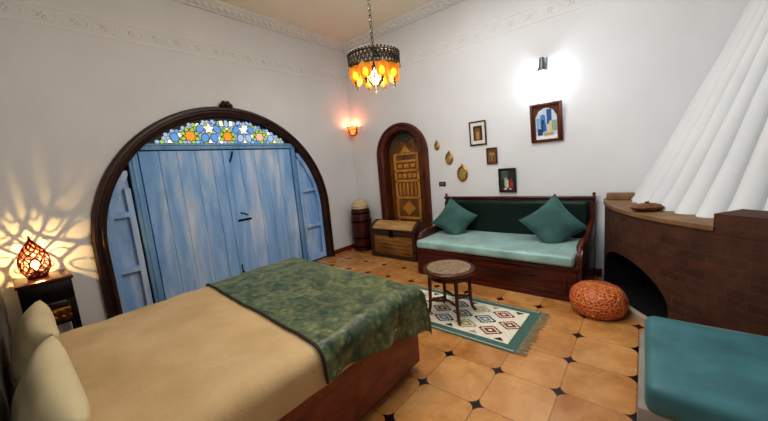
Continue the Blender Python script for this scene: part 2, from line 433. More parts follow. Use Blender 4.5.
def star(y, z, r, r2, n, col, ph=PI/2):
    pane([(y+(r if k % 2 == 0 else r2)*math.cos(ph+PI*k/n), z+(r if k % 2 == 0 else r2)*math.sin(ph+PI*k/n)) for k in range(2*n)], col, .004)
def petal(y, z, a, L, w, col):
    ca, sa = math.cos(a), math.sin(a); pts = []
    for u, v in ((-.5, 0), (-.25, .42), (.15, .5), (.42, .3), (.5, 0), (.42, -.3), (.15, -.5), (-.25, -.42)):
        pts.append((y+ca*u*L-sa*v*w, z+sa*u*L+ca*v*w))
    pane(pts, col)
lun2 = [(AC+(RG-.014)*math.cos(a), AZ+(RG-.014)*math.sin(a)) for a in [a0+.012+(PI-2*a0-.024)*k/40 for k in range(41)]]
rr = random.Random(11); hs = .026; row = 0; gz = zb+.02
while gz < 2.2:
    gy = AC-1+(hs*.87 if row % 2 else 0)
    while gy < AC+1:
        hx = [(gy+hs*.9*math.cos(PI/6+PI/3*k), gz+hs*.9*math.sin(PI/6+PI/3*k)) for k in range(6)]
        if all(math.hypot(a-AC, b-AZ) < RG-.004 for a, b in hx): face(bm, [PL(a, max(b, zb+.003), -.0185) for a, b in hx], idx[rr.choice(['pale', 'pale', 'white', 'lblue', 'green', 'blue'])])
        gy += hs*1.74
    gz += hs*1.5; row += 1
per = .43
def pane(pts, col, e=.006):
    if not all(inside(p, .006) for p in pts): return
    cx = sum(p[0] for p in pts)/len(pts); cz = sum(p[1] for p in pts)/len(pts)
    def sc_(d0):
        o = []
        for y, z in pts:
            d = math.hypot(y-cx, z-cz); k = max(.2, (d+d0)/d); o.append((cx+(y-cx)*k, cz+(z-cz)*k))
        return o
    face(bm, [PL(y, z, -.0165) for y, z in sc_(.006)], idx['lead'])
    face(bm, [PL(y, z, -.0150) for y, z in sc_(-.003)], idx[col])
for k in range(-2, 3):
    yo = AC-.01+per*k; zo = 1.945
    for q in range(8):
        a = PI/8+PI*q/4; ca, sa = math.cos(a), math.sin(a)
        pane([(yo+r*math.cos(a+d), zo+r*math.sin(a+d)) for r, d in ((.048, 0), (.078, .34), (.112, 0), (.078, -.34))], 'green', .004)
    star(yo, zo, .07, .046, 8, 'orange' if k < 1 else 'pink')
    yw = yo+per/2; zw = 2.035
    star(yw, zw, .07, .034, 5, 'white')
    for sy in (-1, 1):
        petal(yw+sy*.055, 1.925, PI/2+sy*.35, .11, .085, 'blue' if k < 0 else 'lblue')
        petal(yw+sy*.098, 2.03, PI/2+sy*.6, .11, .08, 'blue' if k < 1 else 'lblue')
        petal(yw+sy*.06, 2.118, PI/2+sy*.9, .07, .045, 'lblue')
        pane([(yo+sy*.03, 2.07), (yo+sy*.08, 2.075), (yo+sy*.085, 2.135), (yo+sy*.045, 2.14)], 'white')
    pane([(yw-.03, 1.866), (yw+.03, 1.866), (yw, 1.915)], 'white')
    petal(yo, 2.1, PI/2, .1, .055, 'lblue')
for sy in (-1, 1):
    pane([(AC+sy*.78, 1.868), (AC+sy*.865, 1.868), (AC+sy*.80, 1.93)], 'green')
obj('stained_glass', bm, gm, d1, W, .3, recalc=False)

# ------------------------------------------------------------------ small carved door (back wall)
d2 = thing('door_2', 'narrow arched carved golden wooden door behind the chest', 'door', (DC, 0, 0), kind='structure'); W = world(d2)
bm = BM(); ri = DR-.13
prof = [(0, -.02), (0, .02), (-.02, .045), (-.05, .05), (-.06, .035), (-.08, .035), (-.09, .055), (-.12, .05), (-.13, .02), (-.13, -.02)]
sweep(bm, arch_path(DC, DZ, ri, 0, 40), prof, PB); obj('arch_frame', bm, 'doorframe', d2, W, .9)
bm = BM(); sweep(bm, arch_path(DC, DZ, ri+.012, 0, 40), [(0, -.16), (0, 0), (-.02, 0), (-.02, -.16)], PB); obj('door_reveal', bm, 'doorframe', d2, W, .9)
bm = BM(); prism(bm, arch_path(DC, DZ, ri+.02, .0, 40), PB, -.17, -.155); leaf = obj('door_leaf', bm, 'doorgold_shade', d2, W)
bm = BM()
gx0, gx1 = .80, 1.29; gm_ = (gx0+gx1)/2
prism(bm, [(gx0, .02), (gx1, .02), (gx1, 1.56), (gx1-.1, 1.66), (gm_, 1.76), (gx0+.1, 1.66), (gx0, 1.56)], PB, -.155, -.135)
obj('carved_panel', bm, 'doorgold_shade', leaf, W, .5); bm = BM()
for za, zb_ in ((.02, .1), (.5, .545), (.84, .885), (1.12, 1.16), (1.29, 1.33), (1.44, 1.48), (1.56, 1.59)): box(bm, gx0, gx1, .118, .136, za, zb_, .004)
for xa in (gx0, gx1-.045): box(bm, xa, xa+.045, .116, .136, .02, 1.56, .004)
for k in range(5): box(bm, gx0+.075+k*.078, gx0+.105+k*.078, .122, .136, .9, 1.11, .006)
for k in range(4): box(bm, gx0+.07+k*.095, gx0+.14+k*.095, .122, .136, 1.19, 1.26, .008)
for k in range(3): box(bm, gx0+.075+k*.125, gx0+.165+k*.125, .122, .136, 1.355, 1.42, .008)
for z in (.3, .69): 
    prism(bm, [(gm_-.13, z), (gm_, z-.12), (gm_+.13, z), (gm_, z+.12)], PB, -.136, -.122); prism(bm, [(gm_-.07, z), (gm_, z-.065), (gm_+.07, z), (gm_, z+.065)], PB, -.123, -.114)
prism(bm, [(gm_-.1, 1.6), (gm_+.1, 1.6), (gm_, 1.71)], PB, -.136, -.122)
obj('raised_carving', bm, 'doorgold', leaf, W, .5)
bm = BM()
for xa in (gx0+.022, gx1-.022):
    for z in (.52, .86, 1.14, 1.31): lathe(bm, [(0, .012), (.014, .008), (.018, 0)], (xa, .116, z), 10, mat=Matrix.Rotation(PI/2, 3, 'X'))
obj('stud', bm, 'silver', leaf, W)
bm = BM(); cz = 1.865
for r, t_ in ((.085, .016), (.045, .014)): tube(bm, [PB(gm_+r*math.cos(a), cz+r*math.sin(a), -.148) for a in [2*PI*k/28 for k in range(28)]], t_, 8, True)
for k in range(6):
    a = PI*k/3; tube(bm, [PB(gm_, cz, -.146), PB(gm_+.04*math.cos(a), cz+.04*math.sin(a), -.146)], .008, 6)
for s in (-1, 1):
    tube(bm, [PB(gm_+s*(.1+.19*math.sin(t)), 1.84-.26*(1-math.cos(t)), -.148) for t in [PI/2*k/10 for k in range(11)]], .018, 8)
    tube(bm, [PB(gm_+s*(.24), 1.62, -.148), PB(gm_+s*.17, 1.72, -.148), PB(gm_+s*.2, 1.78, -.148)], .012, 6)
obj('rosette', bm, 'greymetal', leaf, W)

# ------------------------------------------------------------------ bed
BXL, BXR, BYH = 1.40, 2.915, -4.17
bed = thing('bed', 'wide low bed with reddish wooden base in front of the blue doors', 'bed', ((BXL+BXR)/2, -3.3, 0)); W = world(bed)
def foot(x): return -2.38-.08*(x-BXL)/(BXR-BXL)
bm = BM()
yf = foot(BXR)+.02
box(bm, BXL+.03, BXR-.045, BYH, yf-.02, .06, .42, .012)
box(bm, BXL+.02, BXR-.038, BYH, yf-.01, .34, .42, .01)
obj('bed_base', bm, 'mahog2', bed, W)
bm = BM(); box(bm, BXL+.07, BXR-.1, BYH+.05, yf-.07, .0, .07); obj('plinth', bm, 'black', bed, W)
bm = BM(); box(bm, BXL+.02, BXR-.03, BYH, foot(BXL)-.11, .42, .595, .05, 0, 4); obj('mattress', bm, 'linen', bed, W)
bm = BM(); box(bm, .33, 3.1, FY+.02, BYH-.055, 0.0, 1.04, .02)
box(bm, .37, 3.06, BYH-.07, BYH-.048, .55, 1.0, .006)
obj('headboard', bm, simple('grey headboard', '5a5752', .7, 0, .35, 25, .3), bed, W)

def cover(bm, zt, r, out, y0, hangR, hangL, hangF, nu=90, nv=70, fold=.0, noise_a=.006, seed=0, flare=.0, skew=.0, mi=0):
    xl, xr = BXL-out, BXR+out; w = xr-xl
    def ac(s, edge, h):   # arc-length past the flat -> (horizontal, drop)
        L = r*PI/2
        if s <= 0: return s, 0
        if s < L: a = s/r; return r*math.sin(a), r*(1-math.cos(a))
        return r, r+(s-L)
    flat = w-2*r; L = r*PI/2
    def fn(u, v):
        yend_guess = None
        # across
        tr = L+max(0, hangR(v)-r); tl = L+max(0, hangL-r)
        s = -tl+(flat+tl+tr)*u
        if s < 0: hx, dzx = ac(-s, 0, 0); x = xl+r-hx
        elif s > flat: hx, dzx = ac(s-flat, 0, 0); x = xr-r+hx
        else: x, dzx = xl+r+s, 0
        yf_ = foot(min(max(x, BXL), BXR))+out-.0
        tf = L+max(0, hangF-r); fl = (yf_-r)-y0
        b = (fl+tf)*v
        if b > fl: hy, dzy = ac(b-fl, 0, 0); y = yf_-r+hy
        else: y, dzy = y0+b-skew*(1-b/fl)*max(0, (x-xl)/w), 0
        dz = max(dzx, dzy)+.15*min(dzx, dzy)
        m = min(dzx, dzy)
        hang = max(0, max(dzx, dzy)-r*.6)
        if dzx > 0:
            sg = 1 if s > flat else -1
            x += sg*(fold*min(1, hang*5)*(math.sin(y*17+seed)+.6*math.sin(y*31+2*seed))+flare*m)
        if dzy > 0: y += fold*min(1, hang*5)*(math.sin(x*15+seed))+flare*m
        z = zt-dz
        if dz < r*.5: z += noise_a*(noise.noise(Vector((x*3+seed, y*3, 0)))+.6*noise.noise(Vector((x*9+seed, y*9, 3))))
        return (x, y, z)
    return grid(bm, nu, nv, fn, mi)
bm = BM(); cover(bm, .618, .07, .0, BYH+.01, lambda v: .185, .16, .16, fold=.006, noise_a=.012, seed=1)
o = obj('bedspread', bm, 'spread', None, None, 1.2); tag(o, 'tan embroidered bedspread covering the bed mattress', 'bedspread')
bm = BM(); V = cover(bm, .629, .08, .013, -3.2, lambda v: .172+.165*min(1, v*1.25)**1.5, .2, .24, fold=.018, noise_a=.012, seed=1, flare=.06, skew=.1)
ring = [V[i][0].co.copy() for i in range(len(V))]
rn = obj('bed_runner', bm, 'runner', None, None, 1.2); tag(rn, 'green and gold brocade runner draped over the foot of the bed', 'bed runner')
bm = BM(); tube(bm, ring, .008, 6); obj('edge_piping', bm, 'runner_edge', rn)

def pillow(name, w, d, t, mat, loc, rot, label, cat, group=None, pinch=.1, seed=0, full=2.6, piping=None):
    bm = BM(); N = 26
    def fn(sg):
        def g(u, v):
            a, b = 2*u-1, 2*v-1
            k = max(0, (1-abs(a)**full)*(1-abs(b)**full))**.55
            x = w*a*(1-pinch*(1-b*b)*abs(a)); y = d*b*(1-pinch*(1-a*a)*abs(b))
            z = sg*t*k*(1+.07*noise.noise(Vector((a*2+seed, b*2, sg))))+.006*noise.noise(Vector((a*2, b*2+seed, 5)))
            return (x, y, z)
        return g
    grid(bm, N, N, fn(1)); grid(bm, N, N, fn(-1))
    bmesh.ops.remove_doubles(bm, verts=bm.verts[:], dist=.0008)
    o = obj(name, bm, mat, None, None, 1.3); o.location = loc; o.rotation_euler = rot
    tag(o, label, cat, group)
    if piping:
        bm = BM(); pts = []
        for a, b in [(-1+2*k/12, -1) for k in range(12)]+[(1, -1+2*k/12) for k in range(12)]+[(1-2*k/12, 1) for k in range(12)]+[(-1, 1-2*k/12) for k in range(12)]:
            pts.append((w*a*(1-pinch*(1-b*b)*abs(a)), d*b*(1-pinch*(1-a*a)*abs(b)), 0))
        tube(bm, pts, .007, 6, True); obj('piping', bm, piping, o)
    return o
pillow('pillow', .36, .12, .058, 'linen', (1.79, -4.115, .735), (1.1, 0, .0), 'cream bed pillow nearest the bedside lamp', 'pillow', 'cream pillows at the bed head', .02, 1, full=4)
pillow('pillow', .40, .125, .058, 'linen', (2.58, -4.12, .742), (1.1, 0, .0), 'cream bed pillow nearest the viewer at the bed head', 'pillow', 'cream pillows at the bed head', .02, 4, full=4)

# ------------------------------------------------------------------ nightstand and lamp
NX0, NX1, NY0, NY1 = .06, .42, -4.155, -3.85
ns = thing('nightstand', 'small black bedside table with open shelf beside the blue arch', 'bedside table', ((NX0+NX1)/2, (NY0+NY1)/2, 0)); W = world(ns)
bm = BM(); box(bm, NX0-.01, NX1+.012, NY0, NY1+.012, .725, .75, .005); obj('tabletop', bm, 'mahog', ns, W)
bm = BM(); box(bm, NX0, NX1, NY0+.01, NY1, .56, .725, .004); obj('drawer_box', bm, 'black', ns, W)
bm = BM(); box(bm, NX1-.002, NX1+.008, NY0+.03, NY1-.02, .575, .715, .003); dr = obj('drawer', bm, 'black', ns, W)
bm = BM(); lathe(bm, [(.008, 0), (.006, .012), (.014, .02), (.01, .03), (0, .032)], (NX1+.006, (NY0+NY1)/2, .645), 12, mat=Matrix.Rotation(PI/2, 3, 'Y')); obj('knob', bm, 'iron', dr, W)
bm = BM(); box(bm, NX0, NX1, NY0+.01, NY1, .37, .395, .004); obj('shelf', bm, 'black', ns, W)
for x in (NX0+.018, NX1-.018):
    for y in (NY0+.028, NY1-.018):
        bm = BM(); box(bm, x-.018, x+.018, y-.018, y+.018, 0, .56, .004); obj('leg', bm, 'black', ns, W)
bm = BM(); box(bm, .2, .405, -4.06, -3.875, .395, .50, .008)
for k in range(4):
    for j in range(2):
        c = Vector((.406, -4.035+k*.045, .42+j*.05)); lathe(bm, [(.018, 0), (.012, .006), (0, .008)], c, 8, mat=Matrix.Rotation(PI/2, 3, 'Y'))
o = obj('trinket_box', bm, 'brass'); tag(o, 'embossed brass box on the lower shelf of the bedside table', 'box')

lx, ly, lz = .19, -4.02, .75
tl = thing('table_lamp', 'teardrop pierced metal lamp glowing on the bedside table', 'table lamp', (lx, ly, lz)); W = world(tl)
copper = simple('dark copper', '6a2a16', .4, .8, .3, 40)
def teard(t):   # t 0..1 bottom to tip -> r,z
    z = .02+.30*t
    r = .098*math.sin(PI*min(1, (t*.86+.14))**.92)**.8*(1-.25*t)+.002
    if t > .8: r *= 1-.25*(t-.8)/.2
    return r, z
bm = BM()
for k in range(9):
    for s in (-1, 1):
        pts = []
        for j in range(33):
            t = .97*j/32; r, z = teard(t); a = 2*PI*k/9+s*(1.05*math.sin(t*PI*1.5))
            pts.append((r*math.cos(a), r*math.sin(a), z))
        tube(bm, pts, .0046, 5)
for k in range(9):
    for t0 in (.12, .22, .34, .46, .58, .7, .8):
        a0_ = 2*PI*(k+.5*(round(t0*100) in (22, 46, 70)))/9; pts = []
        for j in range(14):
            th = 2*PI*j/14; t = t0+.05*math.sin(th); r, z = teard(t); a = a0_+.2*math.cos(th); pts.append((r*math.cos(a), r*math.sin(a), z))
        tube(bm, pts, .0022, 4, True)
for t0 in (.0, .12): 
    r, z = teard(t0); tube(bm, [(r*math.cos(2*PI*k/28), r*math.sin(2*PI*k/28), z) for k in range(28)], .004, 6, True)
obj('lamp_shade', bm, copper, tl)
bm = BM(); lathe(bm, [(0, 0), (.06, 0), (.062, .012), (.045, .022), (.014, .025), (.012, .06), (0, .06)], seg=24); obj('base', bm, copper, tl)
bm = BM(); lathe(bm, [(0, .31), (.008, .312), (.011, .32), (.005, .33), (.008, .336), (0, .352)], seg=12); obj('finial', bm, copper, tl)
bm = BM(); lathe(bm, [(.008, .06), (.012, .075), (.024, .1), (.024, .118), (.014, .135), (0, .14)], seg=16); obj('bulb', bm, glow('lamp bulb', 'ffd27a', 5), tl)
bm = BM(); tube(bm, [(-.05, -.01, .004), (-.11, -.03, .004), (-.16, -.06, .004)], .003, 6); obj('power_cord', bm, 'black', tl)

# ------------------------------------------------------------------ sofa
so = thing('sofa', 'long low sofa with dark green back and reddish wooden base', 'sofa', (2.73, 0, 0), -.022); x0, x1 = -.91, .91
bm = BM(); box(bm, x0+.03, x1-.03, -.87, -.1, .0, .345, .01)
box(bm, x0+.02, x1-.02, -.885, -.1, .3, .35, .008); box(bm, x0+.02, x1-.02, -.882, -.1, 0, .05, .008)
obj('base', bm, 'mahog', so)
for a, b in ((x0+.12, -.2), (-.15, x1-.12)):
    bm = BM(); box(bm, a, b, -.884, -.868, .08, .27, .006); box(bm, a+.04, b-.04, -.890, -.88, .115, .235, .008); obj('front_panel', bm, 'mahog', so)
def softbox(bm, x0, x1, y0, y1, z0, z1, bev, sub=2, amp=.006, seed=0, sag=0):
    t = BM(); box(t, x0, x1, y0, y1, z0, z1, bev, 0, 4)
    bmesh.ops.subdivide_edges(t, edges=[e for e in t.edges if e.calc_length() > .12], cuts=10, use_grid_fill=True)
    for v in t.verts:
        n = noise.noise(v.co*4+Vector((seed, 0, 0)))
        v.co.z += amp*n
        if sag and v.co.z > (z0+z1)/2: v.co.z -= sag*math.sin(PI*(v.co.x-x0)/(x1-x0))*math.sin(PI*max(0, min(1, (v.co.y-y0)/(y1-y0))))
    me = bpy.data.meshes.new('tmp'); t.to_mesh(me); t.free(); bm.from_mesh(me); bpy.data.meshes.remove(me)
bm = BM(); softbox(bm, x0+.025, x1-.06, -.915, -.12, .35, .452, .03, seed=2, sag=.01); cu = obj('seat_cushion', bm, 'velvet_seat', so)
bm = BM(); softbox(bm, x0+.03, x1-.05, -.17, -.07, .40, .86, .035, seed=5); obj('back_cushion', bm, 'velvet_back', so)
bm = BM(); box(bm, x0, x1, -.075, -.025, 0, .885, .01); box(bm, x0-.005, x1+.005, -.1, -.02, .87, .9, .008)
for x in (x0, x1): lathe(bm, [(.0, .9), (.018, .9), (.012, .915), (.02, .93), (0, .95)], (x*.985, -.06, 0), 10)
obj('back_frame', bm, 'mahog', so)
for x in (x0, x1):
    bm = BM(); s = 1 if x > 0 else -1; xa, xb = sorted((x, x-s*.055))
    pts = [(-.86, .34), (-.86, .44)]+[(-.82+.0*k, .50) for k in range(1)]+[(-.74, .50), (-.66, .515), (-.55, .50), (-.4, .49), (-.1, .62), (-.1, .34)]
    prism(bm, pts, lambda a, b, d: (d, a, b), xa, xb)
    tube(bm, [((xa+xb)/2, -.83, .46), ((xa+xb)/2, -.79, .51), ((xa+xb)/2, -.68, .535), ((xa+xb)/2, -.5, .52), ((xa+xb)/2, -.36, .53), ((xa+xb)/2, -.1, .645)], [.02, .032, .034, .03, .028, .026], 10)
    for k in range(4): tube(bm, [(xa+(xb-xa)*.5-s*.028*0+s*.0, -.2-.13*k, .36), (xa+(xb-xa)*.5, -.2-.13*k, .48)], .03, 8)
    box(bm, xa, xb, -.87, -.1, 0.0, .36, .008)
    obj('arm', bm, 'mahog', so)
pillow('throw_pillow', .215, .215, .08, 'velvet', (2.10, -.36, .635), (PI/2-.45, PI/4-.2, .1), 'teal velvet cushion at the chest end of the sofa', 'cushion', 'teal sofa cushions', .13, 2, piping='velvet')
pillow('throw_pillow', .24, .24, .085, 'velvet', (3.28, -.37, .635), (PI/2-.6, PI/4+.06, -.05), 'teal velvet cushion at the fireplace end of the sofa', 'cushion', 'teal sofa cushions', .13, 6, piping='velvet')

# ------------------------------------------------------------------ stool
st = thing('stool', 'round dark wooden stool with inlaid top on the rug', 'stool', (2.68, -1.64, 0.0095), .12)
bm = BM(); lathe(bm, [(0, .405), (.2, .405), (.222, .41), (.236, .425), (.236, .437), (.226, .447), (.205, .45), (.2, .446), (0, .446)], seg=48); obj('seat_rim', bm, 'stoolwood', st, None, .8)
inl = NT('cane seat'); v = inl.n('ShaderNodeTexVoronoi'); inl.l(inl.mapped(55), v.inputs['Vector']); v.inputs['Scale'].default_value = 1
inl.set(Base_Color=inl.ramp(v.outputs['Distance'], [(.2, lin('4a3a2c')), (.6, lin('8f7c62'))]), Roughness=.5); inl.bump(v.outputs['Distance'], .4, .004)
bm = BM(); lathe(bm, [(.0, .4465), (.198, .4465), (.196, .4515), (0, .453)], seg=48); obj('seat_panel', bm, inl.m, st)
bm = BM(); lathe(bm, [(.17, .36), (.19, .36), (.19, .41), (.17, .41), (.17, .36)], seg=40); obj('apron', bm, 'stoolwood', st, None, .8)
for k in range(4):
    a = PI/4+PI/2*k-.12; ca, sa = math.cos(a), math.sin(a); bm = BM()
    rr_ = [(.178, .405), (.185, .33), (.188, .2), (.192, .1), (.205, .045), (.235, .0)]
    tube(bm, [(r*ca, r*sa, z+.002) for r, z in rr_], [.019, .018, .016, .015, .014, .012], 10); obj('leg', bm, 'stoolwood', st, None, 1.0)
for k in range(4):
    a = PI/4+PI/2*k-.12; b = a+PI/2; bm = BM()
    pts = []
    for j in range(13):
        u = j/12; x = .19*((1-u)*math.cos(a)+u*math.cos(b)); y = .19*((1-u)*math.sin(a)+u*math.sin(b)); f = 1-.55*math.sin(PI*u); pts.append((x*f, y*f, .15-.0*u))
    tube(bm, pts, .011, 8); obj('stretcher', bm, 'stoolwood', st)

# ------------------------------------------------------------------ rug
ru = thing('rug', 'green bordered kilim rug with diamonds between the bed and the sofa', 'rug', (2.66, -1.585, 0), -.02)
hw, hd = .70, .365
bm = BM(); box(bm, -hw, hw, -hd, hd, .001, .007, .002, 0, 1)
zz = .0076
def flat(pts, mi, z): face(bm, [(x, y, z) for x, y in pts], mi)
flat([(-hw+.085, -hd+.085), (hw-.085, -hd+.085), (hw-.085, hd-.085), (-hw+.085, hd-.085)], 1, zz)
for s in (-1, 1):   # thin pale pinstripe in the border
    flat([(-hw+.02, s*(hd-.022)-.003), (hw-.02, s*(hd-.022)-.003), (hw-.02, s*(hd-.022)+.003), (-hw+.02, s*(hd-.022)+.003)], 1, zz)
def stepped(cx, cy, a, b, mi, z, n=4):
    pts = []
    q = []
    for k in range(n): q += [(a*(1-k/n), b*k/n), (a*(1-k/n)-a/n*.35, b*(k+1)/n*1.0)]
    for sx, sy, rev in ((1, 1, 0), (-1, 1, 1), (-1, -1, 0), (1, -1, 1)):
        qq = [(cx+sx*x, cy+sy*y) for x, y in q]; pts += qq[::-1] if rev else qq
    flat(pts, mi, z)
cwid = .215; colsR = [(3, 2), (4, 1), (5, 1), (3, 2), (4, 1), (3, 2)]
for row, yy in ((0, -.155), (1, .0), (2, .155)):
    for k in range(-4, 5):
        cx = k*cwid+(cwid/2 if row == 1 else 0)
        if abs(cx) > hw-.16: continue
        oc, ic = colsR[(k*2+row*3) % len(colsR)]
        stepped(cx, yy, .098, .074, oc, zz+.0005); stepped(cx, yy, .074, .056, 1, zz+.0008); stepped(cx, yy, .056, .042, ic if ic != 1 else oc, zz+.0011); stepped(cx, yy, .022, .017, 1, zz+.0014)
for k in range(-5, 6):
    for s in (-1, 1):
        cx = k*cwid/1+cwid/2
        if abs(cx) < hw-.13: flat([(cx-.04, s*.262), (cx+.04, s*.262), (cx, s*.215)], 5 if k % 2 else 3, zz+.0006)
obj('rug_field', bm, ['rug_green', 'rug_cream', 'rug_blue', 'rug_dark', 'rug_red', 'rug_tan'], ru, None, .3, recalc=False)
for s in (-1, 1):
    bm = BM(); rr = random.Random(5)
    for k in range(52):
        y = -hd+.008+k*(2*hd-.016)/51; dy = (rr.random()-.5)*.03; L = .055+.02*rr.random()
        tube(bm, [(s*hw-s*.004, y, .006), (s*(hw+L*.5), y+dy*.4, .007), (s*(hw+L), y+dy, .003)], [.0045, .004, .003], 5)
    obj('fringe', bm, 'fringe', ru)

# ------------------------------------------------------------------ pouf
po = thing('pouf', 'round copper coloured leather pouf beside the fireplace opening', 'pouf', (3.75, -1.0, 0))
prof = [(0, 0), (.13, 0), (.17, .012), (.2, .05), (.21, .1), (.205, .16), (.185, .205), (.15, .235), (.08, .252), (0, .255)]
bm = BM(); lathe(bm, prof, seg=40); obj('leather_cover', bm, 'pouf', po, None, 1.2)
bm = BM()
for k in range(12):
    a = 2*PI*k/12; tube(bm, [(r*1.0*math.cos(a), r*math.sin(a), z+.001) for r, z in prof[2:]], .004, 5)
tube(bm, [(.208*math.cos(2*PI*k/36), .208*math.sin(2*PI*k/36), .13) for k in range(36)], .005, 5, True)
obj('seams', bm, simple('pouf stitching', 'c4713a', .5), po)

# ------------------------------------------------------------------ chest
ch = thing('chest', 'old domed wooden chest in front of the carved door', 'chest', (1.1, -.29, 0), -.01); cx0, cx1, cy0, cy1 = -.43, .43, -.18, .18
bm = BM(); box(bm, cx0+.01, cx1-.01, cy0+.01, cy1, .03, .41, .006); box(bm, cx0+.1, cx1-.1, cy0-.004, cy0+.02, .1, .34, .006)
for z in (.16, .22, .28): box(bm, cx0+.13, cx1-.13, cy0-.012, cy0, z, z+.035, .006)
body = obj('body', bm, 'chest', ch)
bm = BM()
for xa in (cx0, cx1-.06): box(bm, xa, xa+.06, cy0-.006, cy1+.004, 0, .41, .006)
for z0, z1 in ((0, .06), (.36, .415)): box(bm, cx0, cx1, cy0-.008, cy1+.004, z0, z1, .006)
obj('corner_bands', bm, 'chestdark', ch)
def dome(xa, xb, dr): 
    return [(cy0-.012-dr*.3+ (cy1-cy0+.02+dr*.6)*k/14, .42+(.12+dr)*math.sin(PI*k/14)**.8+.015) for k in range(15)]
bm = BM(); P_ = lambda a, b, d: (d, a, b)
prism(bm, [(cy0-.005, .42)]+dome(0, 0, 0)+[(cy1+.005, .42)], P_, cx0, cx1)
lid = obj('lid', bm, 'chestlid', ch, None, .5)
bm = BM()
for xa, xb in ((cx0-.006, cx0+.05), (cx1-.05, cx1+.006)): prism(bm, [(cy0-.01, .418)]+dome(0, 0, .012)+[(cy1+.01, .418)], P_, xa, xb)
box(bm, cx0, cx1, cy0-.014, cy0+.01, .418, .455, .004)
obj('lid_bands', bm, 'chestdark', lid, None, .5)
bm = BM(); box(bm, -.045, .045, cy0-.02, cy0-.005, .34, .45, .006); lathe(bm, [(.02, 0), (.02, .008), (0, .012)], (0, cy0-.018, .38), 12, mat=Matrix.Rotation(PI/2, 3, 'X')); obj('lock_plate', bm, 'iron', ch)
bm = BM(); tube(bm, [(cx1+.01, -.06, .27), (cx1+.03, -.04, .24), (cx1+.03, .04, .24), (cx1+.01, .06, .27)], .009, 8); obj('handle', bm, 'iron', ch)

# ------------------------------------------------------------------ barrel with folded cloth
ba = thing('barrel', 'tall oxblood wooden barrel in the corner beside the chest', 'barrel', (.27, -.24, 0))
bm = BM(); prof = [(0, 0), (.15, 0), (.165, .1), (.175, .3), (.178, .42), (.172, .55), (.16, .68), (.155, .72), (.135, .72), (.135, .69), (0, .69)]
lathe(bm, prof, seg=28); obj('staves', bm, 'barrel', ba, None, .8)
for z, r in ((.08, .166), (.24, .176), (.52, .177), (.66, .165)):
    bm = BM(); lathe(bm, [(r-.006, z-.014), (r+.002, z-.014), (r+.003, z+.014), (r-.006, z+.014), (r-.006, z-.014)], seg=28); obj('hoop', bm, 'iron', ba, None, .8)
bm = BM()
for k, (r, z) in enumerate(((.115, .72), (.118, .755), (.10, .79), (.07, .82))):
    tube(bm, [(.27+r*math.cos(2*PI*j/24), -.24+r*math.sin(2*PI*j/24), z+.025+.004*math.sin(j*2.1+k)) for j in range(24)], .03, 8, True)
lathe(bm, [(.12, .705), (.1, .80), (.07, .85), (.03, .875), (0, .88)], (.27, -.24, 0), 24)
for v in bm.verts: v.co.z = max(v.co.z, .722)
o = obj('cloth_coil', bm, 'linen', None, None, 1.2); tag(o, 'coiled cream cloth on top of the barrel', 'cloth')

# ------------------------------------------------------------------ fireplace
FR = 1.65; FXC = RX
fp = thing('fireplace', 'corner brick fireplace with tall fluted white plaster hood', 'fireplace', (RX, 0, 0)); W = world(fp)
def cyl(a, r, z): return (FXC-r*math.cos(a), -r*math.sin(a), z)
ZT = .845; A0, A1 = math.radians(10), math.radians(44.5)
def archz(a):
    u = (a-(A0+A1)/2)/((A1-A0)/2)
    return 0 if abs(u) >= 1 else .17+.29*math.sqrt(1-u*u)
bm = BM(); uvl = bm.loops.layers.uv.verify(); N = 110
aa = sorted(set([PI/2*k/N for k in range(N+1)]+[A0+1e-5, A1-1e-5, A0-1e-5, A1+1e-5]))
def quv(pts, uvs, mi=0):
    f = bm.faces.new([bm.verts.new(p) for p in pts]); f.material_index = mi
    for lp, u in zip(f.loops, uvs): lp[uvl].uv = u
for a, b in zip(aa, aa[1:]):
    m = (a+b)/2
    za, zb_ = (archz(a), archz(b)) if A0 < m < A1 else (0, 0)
    quv([cyl(a, FR, za), cyl(b, FR, zb_), cyl(b, FR, ZT), cyl(a, FR, ZT)], [(a*FR, za), (b*FR, zb_), (b*FR, ZT), (a*FR, ZT)])
bmesh.ops.remove_doubles(bm, verts=bm.verts[:], dist=2e-5)
body = obj('brick_surround', bm, 'brick', fp, W, .8, recalc=False)
bm = BM()
rim = [(A0, 0)]+[(A0+(A1-A0)*k/40, archz(A0+(A1-A0)*k/40) if 0 < k < 40 else .17) for k in range(41)]+[(A1, 0)]
for (a, z), (b, y) in zip(rim, rim[1:]): face(bm, [cyl(a, FR, z), cyl(b, FR, y), cyl(b, FR-.3, y), cyl(a, FR-.3, z)])
grid(bm, 30, 2, lambda u, v: cyl(A0-.15+(A1-A0+.3)*u, FR-.3-.25*math.sin(PI*u), .6*v))
grid(bm, 30, 2, lambda u, v: cyl(A0-.05+(A1-A0+.1)*u, FR-.01-.8*v, .012))
obj('firebox', bm, 'soot', fp, W, recalc=False)
bm = BM(); NA = 60
def ringq(r0, r1, z, a0=0, a1=PI/2):
    for k in range(NA):
        a, b = a0+(a1-a0)*k/NA, a0+(a1-a0)*(k+1)/NA
        face(bm, [cyl(a, r0, z), cyl(b, r0, z), cyl(b, r1, z), cyl(a, r1, z)])
def wallq(r, z0, z1, a0=0, a1=PI/2):
    for k in range(NA):
        a, b = a0+(a1-a0)*k/NA, a0+(a1-a0)*(k+1)/NA
        face(bm, [cyl(a, r, z0), cyl(b, r, z0), cyl(b, r, z1), cyl(a, r, z1)])
E_ = math.radians(53.2); ringq(FR+.012, 1.0, ZT+.022, 0, E_); wallq(FR+.012, ZT-.008, ZT+.022, 0, E_); ringq(FR+.012, FR-.02, ZT-.008, 0, E_)
